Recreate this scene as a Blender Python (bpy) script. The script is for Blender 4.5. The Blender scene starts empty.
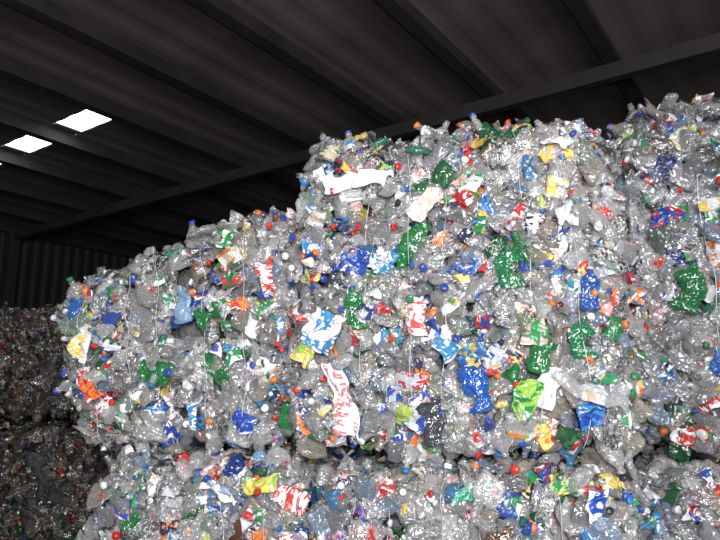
import bpy, math, random
import numpy as np
from mathutils import Vector, noise, Matrix
rng=np.random.default_rng(23); random.seed(7)
scn=bpy.context.scene
scn.view_settings.view_transform='Standard'

# ---------------------------------------------------------------- materials
def newmat(name):
    m=bpy.data.materials.new(name); m.use_nodes=True
    nt=m.node_tree; nt.nodes.clear()
    out=nt.nodes.new('ShaderNodeOutputMaterial')
    return m,nt,out
def N(nt,t,**kw):
    n=nt.nodes.new(t)
    for k,v in kw.items(): setattr(n,k,v)
    return n
def attr(nt,name):
    return N(nt,'ShaderNodeAttribute',attribute_name=name)
def simple(name,col,rough=.6,metal=0,nscale=3,namt=.3,bump=0,bscale=30):
    m,nt,out=newmat(name)
    p=N(nt,'ShaderNodeBsdfPrincipled'); p.inputs['Roughness'].default_value=rough; p.inputs['Metallic'].default_value=metal
    tc=N(nt,'ShaderNodeTexCoord'); nz=N(nt,'ShaderNodeTexNoise'); nz.inputs['Scale'].default_value=nscale; nz.inputs['Detail'].default_value=5
    nt.links.new(tc.outputs['Object'],nz.inputs['Vector'])
    r=N(nt,'ShaderNodeValToRGB')
    r.color_ramp.elements[0].position=.3; r.color_ramp.elements[1].position=.7
    r.color_ramp.elements[0].color=[c*(1-namt) for c in col]+[1]; r.color_ramp.elements[1].color=[min(1,c*(1+namt)) for c in col]+[1]
    nt.links.new(nz.outputs['Fac'],r.inputs['Fac']); nt.links.new(r.outputs['Color'],p.inputs['Base Color'])
    if bump:
        n2=N(nt,'ShaderNodeTexNoise'); n2.inputs['Scale'].default_value=bscale
        nt.links.new(tc.outputs['Object'],n2.inputs['Vector'])
        b=N(nt,'ShaderNodeBump'); b.inputs['Strength'].default_value=bump; b.inputs['Distance'].default_value=.02
        nt.links.new(n2.outputs['Fac'],b.inputs['Height']); nt.links.new(b.outputs['Normal'],p.inputs['Normal'])
    nt.links.new(p.outputs['BSDF'],out.inputs['Surface'])
    return m
def crinkle(nt,targets,scale=45,strength=.6,dist=.008):
    tc=N(nt,'ShaderNodeTexCoord'); v=N(nt,'ShaderNodeTexNoise'); v.inputs['Scale'].default_value=scale; v.inputs['Detail'].default_value=1.2; v.inputs['Distortion'].default_value=.5
    nt.links.new(tc.outputs['Object'],v.inputs['Vector'])
    s=N(nt,'ShaderNodeMath',operation='SUBTRACT'); s.inputs[1].default_value=.5; nt.links.new(v.outputs['Fac'],s.inputs[0])
    a=N(nt,'ShaderNodeMath',operation='ABSOLUTE'); nt.links.new(s.outputs[0],a.inputs[0])
    b=N(nt,'ShaderNodeBump'); b.inputs['Strength'].default_value=strength; b.inputs['Distance'].default_value=dist*2
    nt.links.new(a.outputs[0],b.inputs['Height'])
    for t in targets: nt.links.new(b.outputs['Normal'],t.inputs['Normal'])
    return b
def clearmat(name,lo,hi,rough):
    m,nt,out=newmat(name)
    a=attr(nt,'tint')
    d=N(nt,'ShaderNodeBsdfDiffuse'); nt.links.new(a.outputs['Color'],d.inputs['Color'])
    g=N(nt,'ShaderNodeBsdfGlossy'); g.inputs['Roughness'].default_value=rough; g.inputs['Color'].default_value=(1,1,1,1)
    b=crinkle(nt,[d,g],32,.9,.012)
    t=N(nt,'ShaderNodeBsdfTransparent')
    mx=N(nt,'ShaderNodeMix',data_type='RGBA'); mx.inputs[0].default_value=.35; mx.inputs[7].default_value=(1,1,1,1)
    nt.links.new(a.outputs['Color'],mx.inputs[6]); nt.links.new(mx.outputs[2],t.inputs['Color'])
    lw=N(nt,'ShaderNodeLayerWeight'); lw.inputs['Blend'].default_value=.35; nt.links.new(b.outputs['Normal'],lw.inputs['Normal'])
    mr=N(nt,'ShaderNodeMapRange'); mr.inputs['To Min'].default_value=lo; mr.inputs['To Max'].default_value=hi
    nt.links.new(lw.outputs['Facing'],mr.inputs['Value'])
    ms=N(nt,'ShaderNodeMixShader'); nt.links.new(mr.outputs['Result'],ms.inputs['Fac'])
    nt.links.new(t.outputs[0],ms.inputs[1]); nt.links.new(d.outputs[0],ms.inputs[2])
    fr=N(nt,'ShaderNodeFresnel'); fr.inputs['IOR'].default_value=1.6; nt.links.new(b.outputs['Normal'],fr.inputs['Normal'])
    f2=N(nt,'ShaderNodeMath',operation='MULTIPLY_ADD'); f2.inputs[1].default_value=1.2; f2.inputs[2].default_value=.02; f2.use_clamp=True; nt.links.new(fr.outputs[0],f2.inputs[0])
    m2=N(nt,'ShaderNodeMixShader'); nt.links.new(f2.outputs[0],m2.inputs['Fac'])
    nt.links.new(ms.outputs[0],m2.inputs[1]); nt.links.new(g.outputs[0],m2.inputs[2]); nt.links.new(m2.outputs[0],out.inputs['Surface'])
    return m
def opaquemat(name,rough):
    m,nt,out=newmat(name); a=attr(nt,'tint'); p=N(nt,'ShaderNodeBsdfPrincipled'); p.inputs['Roughness'].default_value=rough
    nt.links.new(a.outputs['Color'],p.inputs['Base Color']); crinkle(nt,[p],26,.5,.010); nt.links.new(p.outputs[0],out.inputs['Surface']); return m
def labelmat(name):
    m,nt,out=newmat(name)
    a=attr(nt,'tint'); a2=attr(nt,'tint2'); uv=attr(nt,'luv')
    p=N(nt,'ShaderNodeBsdfPrincipled'); p.inputs['Roughness'].default_value=.25
    mp=N(nt,'ShaderNodeMapping'); mp.inputs['Scale'].default_value=(2.2,1.2,1); nt.links.new(uv.outputs['Vector'],mp.inputs['Vector'])
    n1=N(nt,'ShaderNodeTexNoise'); n1.inputs['Scale'].default_value=1.0; n1.inputs['Detail'].default_value=0; nt.links.new(mp.outputs[0],n1.inputs['Vector'])
    r1=N(nt,'ShaderNodeValToRGB'); r1.color_ramp.elements[0].position=.54; r1.color_ramp.elements[1].position=.56; nt.links.new(n1.outputs['Fac'],r1.inputs['Fac'])
    mx=N(nt,'ShaderNodeMix',data_type='RGBA'); nt.links.new(r1.outputs['Color'],mx.inputs[0]); nt.links.new(a.outputs['Color'],mx.inputs[6]); nt.links.new(a2.outputs['Color'],mx.inputs[7])
    mp2=N(nt,'ShaderNodeMapping'); mp2.inputs['Scale'].default_value=(11,4.2,1); nt.links.new(uv.outputs['Vector'],mp2.inputs['Vector'])
    n2=N(nt,'ShaderNodeTexNoise'); n2.inputs['Scale'].default_value=1; n2.inputs['Detail'].default_value=0; nt.links.new(mp2.outputs[0],n2.inputs['Vector'])
    r2=N(nt,'ShaderNodeValToRGB'); r2.color_ramp.elements[0].position=.52; r2.color_ramp.elements[1].position=.54
    nt.links.new(n2.outputs['Fac'],r2.inputs['Fac'])
    wv=N(nt,'ShaderNodeTexWave',bands_direction='Y'); wv.inputs['Scale'].default_value=.65; nt.links.new(uv.outputs['Vector'],wv.inputs['Vector'])
    r3=N(nt,'ShaderNodeValToRGB'); r3.color_ramp.elements[0].position=.5; r3.color_ramp.elements[1].position=.55; nt.links.new(wv.outputs['Fac'],r3.inputs['Fac'])
    mm=N(nt,'ShaderNodeMath',operation='MULTIPLY'); nt.links.new(r2.outputs['Color'],mm.inputs[0]); nt.links.new(r3.outputs['Color'],mm.inputs[1])
    mi=N(nt,'ShaderNodeMix',data_type='RGBA'); mi.inputs[7].default_value=(.75,.75,.76,1); nt.links.new(r1.outputs['Color'],mi.inputs[0]); nt.links.new(a2.outputs['Color'],mi.inputs[6])
    mx2=N(nt,'ShaderNodeMix',data_type='RGBA')
    nt.links.new(mm.outputs[0],mx2.inputs[0]); nt.links.new(mx.outputs[2],mx2.inputs[6]); nt.links.new(mi.outputs[2],mx2.inputs[7])
    nt.links.new(mx2.outputs[2],p.inputs['Base Color']); crinkle(nt,[p],28,.8,.012)
    nt.links.new(p.outputs[0],out.inputs['Surface'])
    return m
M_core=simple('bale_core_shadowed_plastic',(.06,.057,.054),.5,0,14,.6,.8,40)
M_pet=clearmat('clear_pet_plastic',.20,.60,.2)
M_cap=opaquemat('coloured_hdpe_plastic',.3)
M_label=labelmat('printed_label')
M_film=clearmat('coloured_pet_plastic',.45,.8,.17)
M_wire=simple('galvanised_bale_wire',(.6,.6,.61),.45,.2)
MATS=[M_core,M_pet,M_cap,M_label,M_film,M_wire]

# ---------------------------------------------------------------- templates
def ridged(p,s,seed):
    return noise.noise(Vector((p[0]*s+seed,p[1]*s+seed*.7,p[2]*s-seed)))
def nvec(p,s,seed):
    return np.array([ridged(p,s,seed),ridged(p,s,seed+17.3),ridged(p,s,seed+41.9)])
def grid_faces(nr,nc):
    f=[]
    for i in range(nr-1):
        for j in range(nc-1):
            a=i*nc+j; f.append((a,a+1,a+nc+1,a+nc))
    return f
def bottle(seed,label,cap=True,fat=1.0,crush=.45,nr=20):
    r=random.Random(seed)
    L=r.uniform(.20,.30)*fat; R=r.uniform(.035,.048)*fat
    key=[(0,.10*R),(.004,.7*R),(.03,.98*R),(.09,R),(.13,.9*R),(.17,R),(.21,.9*R),(.25,R),(.29,.92*R),(.31,1.0*R),(.38,1.0*R),(.45,1.0*R),(.52,1.0*R),(.58,1.0*R),(.60,.92*R),(.63,1.01*R),(.68,1.0*R),(.74,.92*R),(.80,.72*R),(.85,.46*R),(.885,.014),(.90,.0128),(.915,.0128),(.92,.0165),(.93,.0165),(.935,.0128)]
    prof=list(key); nb=len(prof)
    if cap: prof+=[(.945,.0128),(.946,.0158),(.99,.0162),(1.0,.0145),(1.0,.001)]
    else: prof+=[(.97,.0125),(.985,.0125)]
    nc=nr+1
    bend=r.uniform(-1,1)*1.4; tw=r.uniform(-1.2,1.2); sq=r.uniform(crush*.5,min(1,crush*1.6))
    fold=r.uniform(.3,.7); fa=r.uniform(-1.0,1.0) if r.random()<.5 else 0
    V=[];UV=[]
    for i,(s,rad) in enumerate(prof):
        x=(s-.5)*L
        w=1.0 if s<.72 else max(0,(0.88-s)/.16)
        for j in range(nc):
            th=2*math.pi*(j%nr)/nr+tw*s
            fz=1-w*(1-sq); fy=1+w*(1-sq)*.45
            y=math.cos(th)*rad*fy; z=math.sin(th)*rad*fz
            p=np.array([x,y,z])
            k=ridged(p,12,seed*9.1)
            if k>.04: p=p+np.array([0,-y*.9,-z])*w*min(.85,(k-.04)*3.0)
            d=nvec(p,16,seed*3.1)*.014*w+nvec(p,42,seed*5.7)*.006*w
            p=p+d
            p[1]+=bend*(x*x)
            if fa and s>fold:
                x0=(fold-.5)*L
                q=p.copy(); rx=p[0]-x0
                q[0]=x0+rx*math.cos(fa)-p[2]*math.sin(fa)*min(1,rx*30); q[2]=rx*math.sin(fa)+p[2]*math.cos(fa)
                p=q
            V.append(p); UV.append((2.0*j/nr,s*3))
    F=grid_faces(len(prof),nc); mats=[];roles=[]
    for i in range(len(prof)-1):
        if cap and i>=nb: m,ro=2,2
        elif label and 9<=i<13: m,ro=3,1
        else: m,ro=1,0
        mats+=[m]*(nc-1); roles+=[ro]*(nc-1)
    return dict(V=np.array(V),F=np.array(F),M=np.array(mats),R=np.array(roles),UV=np.array(UV),cat='bottle')
def recol(tp,slot):
    t=dict(tp); t['M']=np.where(tp['M']==1,slot,tp['M']); return t
def sheet(seed,w,h,mat,amp=.035,n=15,role=1,freq=9):
    V=[];UV=[]
    for i in range(n):
        for j in range(n):
            x=(i/(n-1)-.5)*w; y=(j/(n-1)-.5)*h
            p=np.array([x,y,0.])
            d=nvec(p,freq,seed*2.3)*amp
            z=abs(ridged(p,freq*1.7,seed*4.4))*amp*1.3+abs(ridged(p,32,seed))*.016
            edge=nvec(p,22,seed*1.9)*.022
            V.append([x+d[0]+edge[0],y+d[1]+edge[1],z+d[2]*.7]); UV.append((x*10,y*10))
    F=grid_faces(n,n); k=len(F)
    return dict(V=np.array(V),F=np.array(F),M=np.full(k,mat),R=np.full(k,role),UV=np.array(UV),cat='sheet')
def crumple(seed):
    nr,nc=12,17; V=[];UV=[]
    a=random.Random(seed); sx,sy,sz=a.uniform(.05,.09),a.uniform(.035,.055),a.uniform(.018,.03)
    for i in range(nr):
        ph=math.pi*(i+.02)/(nr-.96)
        for j in range(nc):
            th=2*math.pi*(j%(nc-1))/(nc-1)
            p=np.array([math.cos(ph)*sx,math.sin(ph)*math.cos(th)*sy,math.sin(ph)*math.sin(th)*sz])
            p=p+nvec(p,24,seed*1.3)*.02+nvec(p,60,seed)*.006
            V.append(p);UV.append((2*j/nc,2*i/nr))
    F=grid_faces(nr,nc);k=len(F)
    return dict(V=np.array(V),F=np.array(F),M=np.full(k,1),R=np.full(k,0),UV=np.array(UV),cat='crumple')
def capT():
    nr=14;nc=nr+1;V=[];UV=[]
    prof=[(-.007,.001),(-.007,.012),(-.0065,.015),(.005,.0155),(.007,.014),(.0072,.001)]
    for z,r in prof:
        for j in range(nc):
            t=2*math.pi*(j%nr)/nr; V.append([math.cos(t)*r,math.sin(t)*r,z]);UV.append((0,0))
    F=grid_faces(len(prof),nc);k=len(F)
    return dict(V=np.array(V),F=np.array(F),M=np.full(k,2),R=np.full(k,2),UV=np.array(UV),cat='cap')
BOT_P=[bottle(i+1,False,i%2==0) for i in range(18)]
BOT_L=[bottle(i+101,True,i%2==0) for i in range(14)]
BOT_N=[bottle(i+201,i%2==0,False,1.15,.4) for i in range(8)]
JUG=[bottle(i+301,i%2==0,True,1.4,.4) for i in range(6)]
BOT_C=[recol(bottle(i+701,i%3==0,i%2==0),4) for i in range(10)]
SH_L=[sheet(i+401,random.uniform(.05,.13),random.uniform(.035,.075),3,.04) for i in range(18)]
SH_F=[sheet(i+501,random.uniform(.10,.2),random.uniform(.07,.13),1,.045,role=0) for i in range(10)]
CR=[crumple(i+601) for i in range(12)]
CAP=[capT()]
def pick(cols,n):
    c=np.array([x[:3] for x in cols]); w=np.array([x[3] for x in cols]); w=w/w.sum()
    out=c[rng.choice(len(cols),n,p=w)]
    return np.clip(out*rng.uniform(.75,1.15,(n,1)),0,1)
BODY=[(.74,.73,.74,40),(.86,.86,.87,24),(.52,.52,.55,16),(.70,.64,.57,13),(.46,.56,.72,7),(.50,.62,.53,5)]
CBODY=[(.02,.26,.07,9),(.02,.15,.05,5),(.05,.32,.2,2),(.02,.07,.34,5),(.08,.25,.48,4),(.22,.42,.62,3),(.16,.07,.03,1.5),(.75,.75,.75,2),(.08,.09,.11,2)]
LAB=[(.70,.70,.72,11),(.035,.07,.30,7),(.05,.18,.38,4),(.48,.04,.04,6),(.66,.20,.05,3.5),(.68,.50,.12,2.5),(.04,.24,.09,4.5),(.34,.46,.10,1.5),(.55,.32,.33,2.5),(.03,.035,.08,3),(.52,.44,.34,3),(.45,.5,.58,2)]
CAPC=[(.76,.77,.8,6),(.03,.07,.34,5),(.03,.18,.45,2.5),(.55,.03,.02,4),(.68,.18,.03,2.5),(.03,.24,.08,1.5),(.02,.02,.03,1.5),(.5,.55,.6,2)]

class Builder:
    def __init__(s,dirt=(1,1,1)): s.V=[];s.F=[];s.M=[];s.T=[];s.T2=[];s.UV=[];s.S=[];s.n=0;s.dirt=np.array(dirt)  # multiplier on all tints of one bale
    def add(s,tp,A,P,c0=None,c1=None,c2=None,lt2=None,smooth=None,pal=BODY):
        n=len(P); V=tp['V']; nv=len(V)
        W=np.einsum('nij,vj->nvi',A,V)+P[:,None,:]
        F=tp['F'][None]+(np.arange(n)*nv)[:,None,None]+s.n
        s.V.append(W.reshape(-1,3)); s.F.append(F.reshape(-1,4)); s.n+=n*nv
        s.M.append(np.tile(tp['M'],n))
        c0=pick(pal,n) if c0 is None else c0; c1=pick(LAB,n) if c1 is None else c1
        c2=pick(CAPC,n) if c2 is None else c2; lt2=pick(LAB,n) if lt2 is None else lt2
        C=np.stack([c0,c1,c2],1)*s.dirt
        s.T.append(C[:,tp['R'],:].reshape(-1,3)); nf=len(tp['F'])
        s.T2.append(np.repeat(lt2*s.dirt,nf,0))
        uv=np.zeros((n,nv,3)); uv[:,:,:2]=tp['UV'][None]; uv[:,:,2]=rng.uniform(0,60,(n,1)); s.UV.append(uv.reshape(-1,3))
        sm=(rng.random(n)<(.9 if smooth is None else smooth)); s.S.append(np.repeat(sm,nf))
    def raw(s,V,F,mat,col=(.5,.5,.5),smooth=True):
        V=np.array(V);F=np.array(F);s.V.append(V);s.F.append(F+s.n);s.n+=len(V);k=len(F)
        s.M.append(np.full(k,mat));s.T.append(np.tile(col,(k,1)));s.T2.append(np.tile(col,(k,1)));s.UV.append(np.zeros((len(V),3)));s.S.append(np.full(k,smooth))
    def build(s,name):
        V=np.concatenate(s.V).astype(np.float32);F=np.concatenate(s.F).astype(np.int32)
        me=bpy.data.meshes.new(name); me.vertices.add(len(V)); me.vertices.foreach_set('co',V.ravel())
        me.loops.add(len(F)*4); me.loops.foreach_set('vertex_index',F.ravel())
        me.polygons.add(len(F)); me.polygons.foreach_set('loop_start',np.arange(len(F),dtype=np.int32)*4)
        for m in MATS: me.materials.append(m)
        me.update(calc_edges=True)
        me.polygons.foreach_set('material_index',np.concatenate(s.M).astype(np.int32))
        me.polygons.foreach_set('use_smooth',np.concatenate(s.S))
        for nm,data in(('tint',s.T),('tint2',s.T2)):
            a=me.attributes.new(nm,'FLOAT_COLOR','FACE'); d=np.concatenate(data); d=np.concatenate([d,np.ones((len(d),1))],1)
            a.data.foreach_set('color',d.astype(np.float32).ravel())
        a=me.attributes.new('luv','FLOAT_VECTOR','POINT'); a.data.foreach_set('vector',np.concatenate(s.UV).astype(np.float32).ravel())
        me.update()
        o=bpy.data.objects.new(name,me); scn.collection.objects.link(o); return o

# ---------------------------------------------------------------- bale shape
def make_map(c):
    c=np.array(c,float)
    def f(p):
        p=np.asarray(p,float)
        n=(np.abs(p)**8).sum(-1,keepdims=True)**.125
        q=(p/np.maximum(n,1e-6)*1.02+1)/2
        u,v,w=q[...,0:1],q[...,1:2],q[...,2:3]
        r=0
        for i,a in((0,1-u),(1,u)):
            for j,b in((0,1-v),(1,v)):
                for k,d in((0,1-w),(1,w)): r=r+a*b*d*c[i,j,k]
        return r
    return f
def surf(f,face,a,b,seed,nw,bulge):
    def P(a,b):
        o=np.ones_like(a)
        p={'front':(a,-o,b),'back':(-a,o,b),'left':(-o,-a,b),'right':(o,a,b),'top':(a,b,o)}[face]
        return f(np.stack(p,-1))
    e=.02; p0=P(a,b)
    t=P(np.clip(a+e,-1,1.02),b)-P(a-e,b); s=P(a,b+e)-P(a,b-e)
    n=np.cross(t,s); n/=np.linalg.norm(n,axis=-1,keepdims=True)
    t/=np.linalg.norm(t,axis=-1,keepdims=True); s=np.cross(n,t)
    x,y,z=p0[...,0],p0[...,1],p0[...,2]
    d=.022*np.sin(5.1*x+3.7*z+seed)*np.cos(4.3*z-2.9*y+seed*1.7)+.018*np.sin(11.3*x-7*z+seed*2.1)*np.cos(13.1*z+9*y+seed)
    if face!='top': d=d+bulge*(np.abs(np.sin(math.pi*(a+1)/2*(nw)))-.5)*1.0+.05*(1-b*b)-.03
    p0=p0+n*d[...,None]
    return p0,t,s,n
def make_bale(name,c,seed,dens,faces=('front','left','right','top'),nw=4,bulge=.035,heroes=(),wires=True,scale=1.0,topd=.8,dirt=(1,1,1)):
    f=make_map(c); B=Builder(dirt)
    for fc in ('front','back','left','right','top'):
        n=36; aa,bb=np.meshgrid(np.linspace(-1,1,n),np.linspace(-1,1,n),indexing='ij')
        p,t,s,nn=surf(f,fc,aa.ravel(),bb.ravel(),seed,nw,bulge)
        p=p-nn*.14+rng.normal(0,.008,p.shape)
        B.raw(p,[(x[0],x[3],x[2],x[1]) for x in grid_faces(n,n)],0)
    for fc in faces:
        q,_,_,_=surf(f,fc,np.array([-1.,1,-1]),np.array([-1.,-1,1]),seed,nw,bulge)
        area=np.linalg.norm(q[1]-q[0])*np.linalg.norm(q[2]-q[0])
        dd=dens*(topd if fc=='top' else 1)
        def batch(tps,per,lo,hi,tilt,sc=1.0,**kw):
            n=int(area*per*dd)
            idx=rng.integers(0,len(tps),n)
            for k,tp in enumerate(tps):
                m=int((idx==k).sum())
                if not m: continue
                a=rng.uniform(-1,1,m); b=rng.uniform(-1,1,m)
                p,t,s,nn=surf(f,fc,a,b,seed,nw,bulge)
                p=p+nn*rng.uniform(lo,hi,(m,1))
                th=rng.uniform(0,2*math.pi,m)[:,None]
                X=t*np.cos(th)+s*np.sin(th); Y=-t*np.sin(th)+s*np.cos(th)
                ph=(rng.normal(0,tilt,m))[:,None]
                X2=X*np.cos(ph)+nn*np.sin(ph); Z2=-X*np.sin(ph)+nn*np.cos(ph)
                ps=(rng.normal(0,.4,m))[:,None]
                Y3=Y*np.cos(ps)+Z2*np.sin(ps); Z3=-Y*np.sin(ps)+Z2*np.cos(ps)
                A=np.stack([X2,Y3,Z3],-1)*(rng.uniform(.85,1.12,m)*sc*scale)[:,None,None]
                B.add(tp,A,p,**kw)
        batch(BOT_P,105,-.12,-.02,.28)
        batch(BOT_L,70,-.10,-.012,.26)
        batch(BOT_N,35,-.10,-.015,.4)
        batch(JUG,18,-.10,-.035,.22)
        batch(BOT_C,30,-.10,-.015,.3,pal=CBODY)
        batch(SH_L,105,-.06,.003,.4)
        batch(SH_F,28,-.05,-.01,.35)
        batch(CR,50,-.05,.0,.5)
        batch(CAP,16,-.03,.008,1.0)
    if wires:
        R=.0013
        def tube(pts,rad):
            V=[];k=5
            pts=np.array(pts)
            for i,p in enumerate(pts):
                d=pts[min(i+1,len(pts)-1)]-pts[max(i-1,0)]; d/=np.linalg.norm(d)
                x=np.cross(d,[.3,.5,.81]); x/=np.linalg.norm(x); y=np.cross(d,x)
                for j in range(k+1): V.append(p+rad*(x*math.cos(2*math.pi*j/k)+y*math.sin(2*math.pi*j/k)))
            B.raw(V,grid_faces(len(pts),k+1),5)
        for i in range(1,nw*2):
            a0=-1+i/nw+random.uniform(-.05,.05)
            if i%2 and random.random()<.5: continue
            bs=np.linspace(-.97,.97,40); lean=random.uniform(-.05,.05)
            aa=a0+lean*bs+.012*np.sin(bs*9+i)
            p,t,s,nn=surf(f,'front',aa,bs,seed,nw,bulge); p=p+nn*(.014+.010*np.sin(bs*14+i)[:,None])
            p2,_,_,n2=surf(f,'top',np.full(20,aa[-1]),np.linspace(-.97,.9,20),seed,nw,bulge); p2=p2+n2*.0
            tube(np.concatenate([p,p2]),R)
    for h in heroes:
        hx,hz,kind,ang,sc,c0,c1=h
        g=np.linspace(-.97,.97,60); aa,bb=np.meshgrid(g,g,indexing='ij'); aa=aa.ravel();bb=bb.ravel()
        p,t,s,nn=surf(f,'front',aa,bb,seed,nw,bulge)
        k=int(np.argmin((p[:,0]-hx)**2+(p[:,2]-hz)**2)); p,t,s,nn=p[k:k+1],t[k:k+1],s[k:k+1],nn[k:k+1]
        th=math.radians(ang); X=t*math.cos(th)+s*math.sin(th); Y=-t*math.sin(th)+s*math.cos(th)
        A=np.stack([X,Y,nn],-1)
        sx,sy=sc; hs=int(abs(hx*991+hz*77))%97+3
        if kind=='sheet': tp=sheet(hs,sx,sy,3,.035,19,1,9)
        elif kind=='white': tp=sheet(hs,sx,sy,2,.045,21,1,10)
        else:
            tp=recol(random.Random(int(abs(hx*1000))).choice(BOT_P),4); A=A*np.array([sx,sy,1.0])*.95
        B.add(tp,A,p+nn*.010,c0=np.array([c0]),c1=np.array([c0]),lt2=np.array([c1]),smooth=1)
    return B.build(name)
dirb=np.array([.255,.967,0])
def corners(fl,fr,z0,z1l,z1r,depth,tl=None,tr=None,drop=0):
    fl=np.array(fl+(0,),float);fr=np.array(fr+(0,),float)
    tl=fl if tl is None else np.array(tl+(0,),float); tr=fr if tr is None else np.array(tr+(0,),float)
    Z=np.array([0,0,1.]); d=dirb*depth
    return [[[fl+Z*z0,tl+Z*z1l],[fl+d+Z*z0,tl+d+Z*(z1l-drop)]],[[fr+Z*z0,tr+Z*z1r],[fr+d+Z*z0,tr+d+Z*(z1r-drop)]]]
W=(.72,.72,.73);G=(.02,.25,.07);BL=(.02,.07,.34);LB=(.05,.22,.42);RD=(.5,.05,.05);OR=(.75,.2,.03);YE=(.72,.56,.12);LG=(.30,.5,.09)
hA=[(-.93,1.615,'bottle',-10,(.9,1.1),G,G),(-1.3,1.55,'sheet',-50,(.13,.06),OR,RD),(-.568,1.94,'sheet',10,(.10,.06),OR,RD),
 (-.914,1.33,'sheet',30,(.12,.08),BL,(.02,.05,.3)),(-1.37,1.745,'sheet',70,(.12,.09),W,YE),(-.45,2.05,'sheet',85,(.16,.06),W,RD),
 (-.52,1.41,'sheet',-30,(.12,.08),(.03,.06,.3),BL),(-.63,2.25,'sheet',60,(.11,.05),G,W),(-.75,1.42,'sheet',80,(.15,.06),W,LB),(-1.12,1.42,'sheet',80,(.12,.05),G,W),
 (-.85,1.95,'bottle',80,(.8,1),(.3,.5,.75),W),(-1.45,1.95,'bottle',30,(.7,1.0),(.04,.2,.6),W),(-.7,1.9,'bottle',20,(.6,1),G,G)]
hB=[(.0,2.50,'white',5,(.34,.06),W,W),(-.16,1.81,'sheet',70,(.17,.15),LB,W),(-.045,1.90,'bottle',100,(.85,1.0),G,G),(-.23,1.74,'sheet',60,(.16,.09),LG,YE),
 (-.066,1.5,'sheet',105,(.32,.10),W,(.5,.2,.2)),(.756,1.72,'bottle',80,(.8,1.3),G,G),(.107,1.33,'sheet',35,(.17,.05),(.02,.2,.08),RD),(.678,1.5,'sheet',70,(.16,.08),LG,G),
 (.755,1.53,'white',60,(.15,.09),W,W),(.483,1.57,'bottle',110,(1,1.1),(.02,.15,.6),BL),(-.02,2.115,'sheet',60,(.14,.11),BL,(.02,.04,.25)),(.528,2.296,'sheet',80,(.14,.06),BL,LB),
 (.865,2.27,'white',120,(.11,.08),W,W),(.332,1.71,'sheet',-40,(.14,.08),LB,W),(.917,1.44,'sheet',90,(.12,.08),BL,LB),(.69,2.28,'sheet',80,(.09,.05),RD,W),(-.2,2.2,'sheet',-20,(.11,.07),W,LB),
 (.1,2.1,'sheet',60,(.09,.12),W,LB),(.3,2.35,'sheet',50,(.16,.07),W,(.7,.5,.4)),(.95,1.95,'bottle',85,(.8,.9),(.02,.12,.5),BL),(.62,2.05,'bottle',95,(.9,.9),(.02,.25,.1),BL),(.25,1.85,'sheet',90,(.15,.06),W,(.6,.1,.1)),(.9,1.75,'bottle',85,(.8,.9),(.02,.25,.1),G)]
hC=[(1.41,1.98,'bottle',70,(.9,1.4),G,G),(1.5,1.65,'sheet',70,(.12,.06),BL,LB),(1.35,2.3,'sheet',20,(.12,.06),BL,RD),(1.5,1.5,'sheet',20,(.1,.06),RD,W)]
hD=[(-.435,1.14,'sheet',10,(.16,.06),YE,LG),(-.6,1.1,'white',-20,(.18,.05),W,W),(-.3,1.08,'sheet',0,(.17,.07),W,RD)]
hE=[(.74,1.17,'sheet',-20,(.22,.06),G,YE),(.2,1.15,'sheet',10,(.26,.05),RD,W),(.45,1.12,'sheet',0,(.16,.08),(.1,.4,.3),G),(.9,1.1,'sheet',90,(.13,.08),BL,W)]
D=1.0
make_bale('plastic_bottle_bale',corners((-1.36,3.26),(-.37,3.0),1.26,2.06,2.47,1.15,tl=(-1.62,3.33)),1.3,D,nw=3,heroes=hA)
make_bale('plastic_bottle_bale',corners((-.37,2.96),(1.11,2.58),1.255,2.77,2.745,1.15,tl=(-.32,3.03),tr=(1.11,2.66)),2.9,D,nw=4,heroes=hB)
make_bale('plastic_bottle_bale',corners((1.18,2.84),(2.45,2.52),1.26,2.86,2.93,1.15),4.4,D*.9,nw=4,heroes=hC,dirt=(.72,.72,.74))  # whole bale toned darker than its neighbours
make_bale('plastic_bottle_bale',corners((-1.26,3.2),(-.24,2.93),.02,1.235,1.23,1.15),5.5,D*.9,nw=3,heroes=hD)
make_bale('plastic_bottle_bale',corners((-.21,2.90),(1.12,2.56),.02,1.23,1.23,1.15),6.1,D*.9,nw=4,heroes=hE)
make_bale('plastic_bottle_bale',corners((1.18,2.76),(2.4,2.46),.02,1.23,1.23,1.15),7.7,D*.9,nw=4,dirt=(.8,.8,.82))  # tints of this bale lowered evenly
dim_brown=(.26,.215,.175)  # far pile: brown dirt plus the dimness back there, painted into its tints
make_bale('plastic_bottle_bale',corners((-5.6,7.0),(-3.6,6.5),.02,1.25,1.25,1.3),8.2,.45,nw=4,wires=False,dirt=dim_brown)
make_bale('plastic_bottle_bale',corners((-3.5,6.45),(-1.6,5.95),.02,1.25,1.25,1.3),8.8,.45,nw=4,wires=False,dirt=dim_brown)
make_bale('plastic_bottle_bale',corners((-5.6,7.0),(-3.6,6.5),1.3,2.5,2.45,1.3),9.2,.45,nw=4,wires=False,dirt=dim_brown)
make_bale('plastic_bottle_bale',corners((-3.5,6.45),(-1.6,5.95),1.3,2.42,2.4,1.3),9.8,.45,nw=4,wires=False,dirt=dim_brown)

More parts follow.
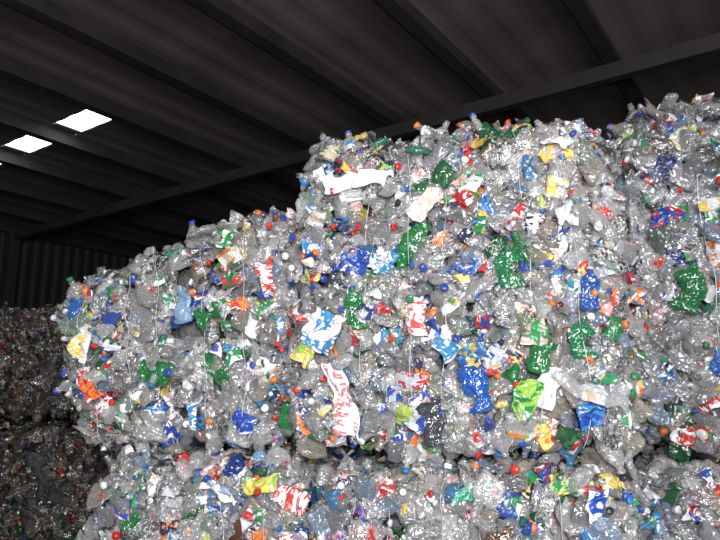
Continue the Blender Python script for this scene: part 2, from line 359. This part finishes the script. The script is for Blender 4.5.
# ---------------------------------------------------------------- warehouse shell
M_floor=simple('stained_concrete',(.10,.095,.09),.8,0,1.5,.35,.2,20)
M_wall=simple('dark_steel_cladding',(.028,.025,.024),.7,0,.8,.3)
M_roof=simple('roof_sheeting',(.16,.138,.13),.75,0,.7,.25)
M_beam=simple('painted_steel_purlin',(.035,.03,.028),.6,0,2,.3)
def mesh_obj(name,V,F,mat):
    me=bpy.data.meshes.new(name);me.from_pydata([tuple(map(float,v)) for v in V],[],F);me.materials.append(mat);me.update()
    o=bpy.data.objects.new(name,me);scn.collection.objects.link(o);return o
e1=np.array([.574,.819,0]);e2=np.array([-.819,.574,0]);Z=np.array([0,0,1.])
def rm(s,r,z): return e1*s+e2*r+Z*z
def boxes(name,lst,mat):
    V=[];F=[]
    for (s0,s1,r0,r1,z0,z1) in lst:
        b=len(V)
        V+=[rm(s,r,z) for s in(s0,s1) for r in(r0,r1) for z in(z0,z1)]
        for q in((0,1,3,2),(4,6,7,5),(0,4,5,1),(2,3,7,6),(0,2,6,4),(1,5,7,3)): F.append(tuple(b+i for i in q))
    return mesh_obj(name,V,F,mat)
S0,S1,R0,R1,H=-9,16,-12,17,6.0
boxes('floor',[(S0,S1,R0,R1,-.2,0)],M_floor)
def corr(name,axis,fix,lo,hi,out,mat):
    V=[];F=[];n=int((hi-lo)/.075)
    pat=[0,0,.035,.035]
    for i in range(n+1):
        t=lo+(hi-lo)*i/n; d=fix+out*pat[i%4]
        for z in(0,H+.2): V.append(rm(d,t,z) if axis=='s' else rm(t,d,z))
    F=[(2*i,2*i+2,2*i+3,2*i+1) for i in range(n)]
    return mesh_obj(name,V,F,mat)
corr('wall_back','s',S1,R0,R1,1,M_wall); corr('wall_left','r',R1,S0,S1,1,M_wall); corr('wall_right','r',R0,S0,S1,-1,M_wall)
def roofpart(s0,s1,r0,r1):
    n=max(4,int((r1-r0)/.11)); b=len(RV)
    for i in range(n+1):
        t=r0+(r1-r0)*i/n; z=H+(.012 if i%4>1 else 0)
        RV.append(rm(s0,t,z));RV.append(rm(s1,t,z))
    for i in range(n): RF.append((b+2*i,b+2*i+1,b+2*i+3,b+2*i+2))
RV=[];RF=[]
sk=[(8.62,9.92),(10.28,11.6),(11.95,13.3)]
roofpart(S0,5.35,R0,R1);roofpart(5.82,S1,R0,R1)
prev=R0
for a,b in sk: roofpart(5.35,5.82,prev,a); prev=b
roofpart(5.35,5.82,prev,R1)
mesh_obj('ceiling',RV,RF,M_roof)
m,nt,out=newmat('daylit_rooflight_panel'); em=N(nt,'ShaderNodeEmission'); em.inputs['Color'].default_value=(.9,.95,1,1); em.inputs['Strength'].default_value=5
nt.links.new(em.outputs[0],out.inputs['Surface'])
for i,(a,b) in enumerate(sk):
    boxes('window_%d'%(i+1),[(5.35,5.82,a,b,H+.02,H+.05)],m)
pl=[];r=-11.7
while r<R1:
    pl+= [(S0,S1,r-.035,r+.035,H-.22,H-.005),(S0,S1,r-.09,r+.09,H-.24,H-.22)]; r+=1.68
boxes('roof_purlins',[tuple(x) for x in pl],M_beam)
boxes('roof_rafters',[(s-.07,s+.07,R0,R1,H-.45,H-.25) for s in (-4,1.0,8.2,13)],M_beam)
boxes('steel_columns',[(s-.13,s+.13,R1-.4,R1-.1,0,H-.25) for s in(1.0,8.2,13)]+[(S1-.4,S1-.1,r-.12,r+.12,0,H-.25) for r in(-6,0,6,12)],M_beam)

# ---------------------------------------------------------------- lights
def area(name,loc,tgt,size,size_y,power,col=(1,1,1)):
    l=bpy.data.lights.new(name,'AREA');l.shape='RECTANGLE';l.size=size;l.size_y=size_y;l.energy=power;l.color=col
    o=bpy.data.objects.new(name,l);scn.collection.objects.link(o);o.location=loc
    o.rotation_euler=(Vector(tgt)-Vector(loc)).to_track_quat('-Z','Y').to_euler();return o
area('open_doorway_daylight',(.8,-5.0,2.8),(-.2,3,2.8),4.5,3.4,760,(.98,.98,1))
area('camera_flash',(.12,-.1,1.8),(-.3,3,1.9),.12,.08,62,(1,.98,.96))
w=bpy.data.worlds.new('world');scn.world=w;w.use_nodes=True
w.node_tree.nodes['Background'].inputs[0].default_value=(.8,.8,.8,1);w.node_tree.nodes['Background'].inputs[1].default_value=.4

# ---------------------------------------------------------------- camera
cd=bpy.data.cameras.new('camera');cd.sensor_width=36;cd.lens=648/720*36
co=bpy.data.objects.new('camera',cd);scn.collection.objects.link(co);co.location=(0,0,1.5)
co.rotation_euler=(math.radians(90+11.3),0,0);scn.camera=co
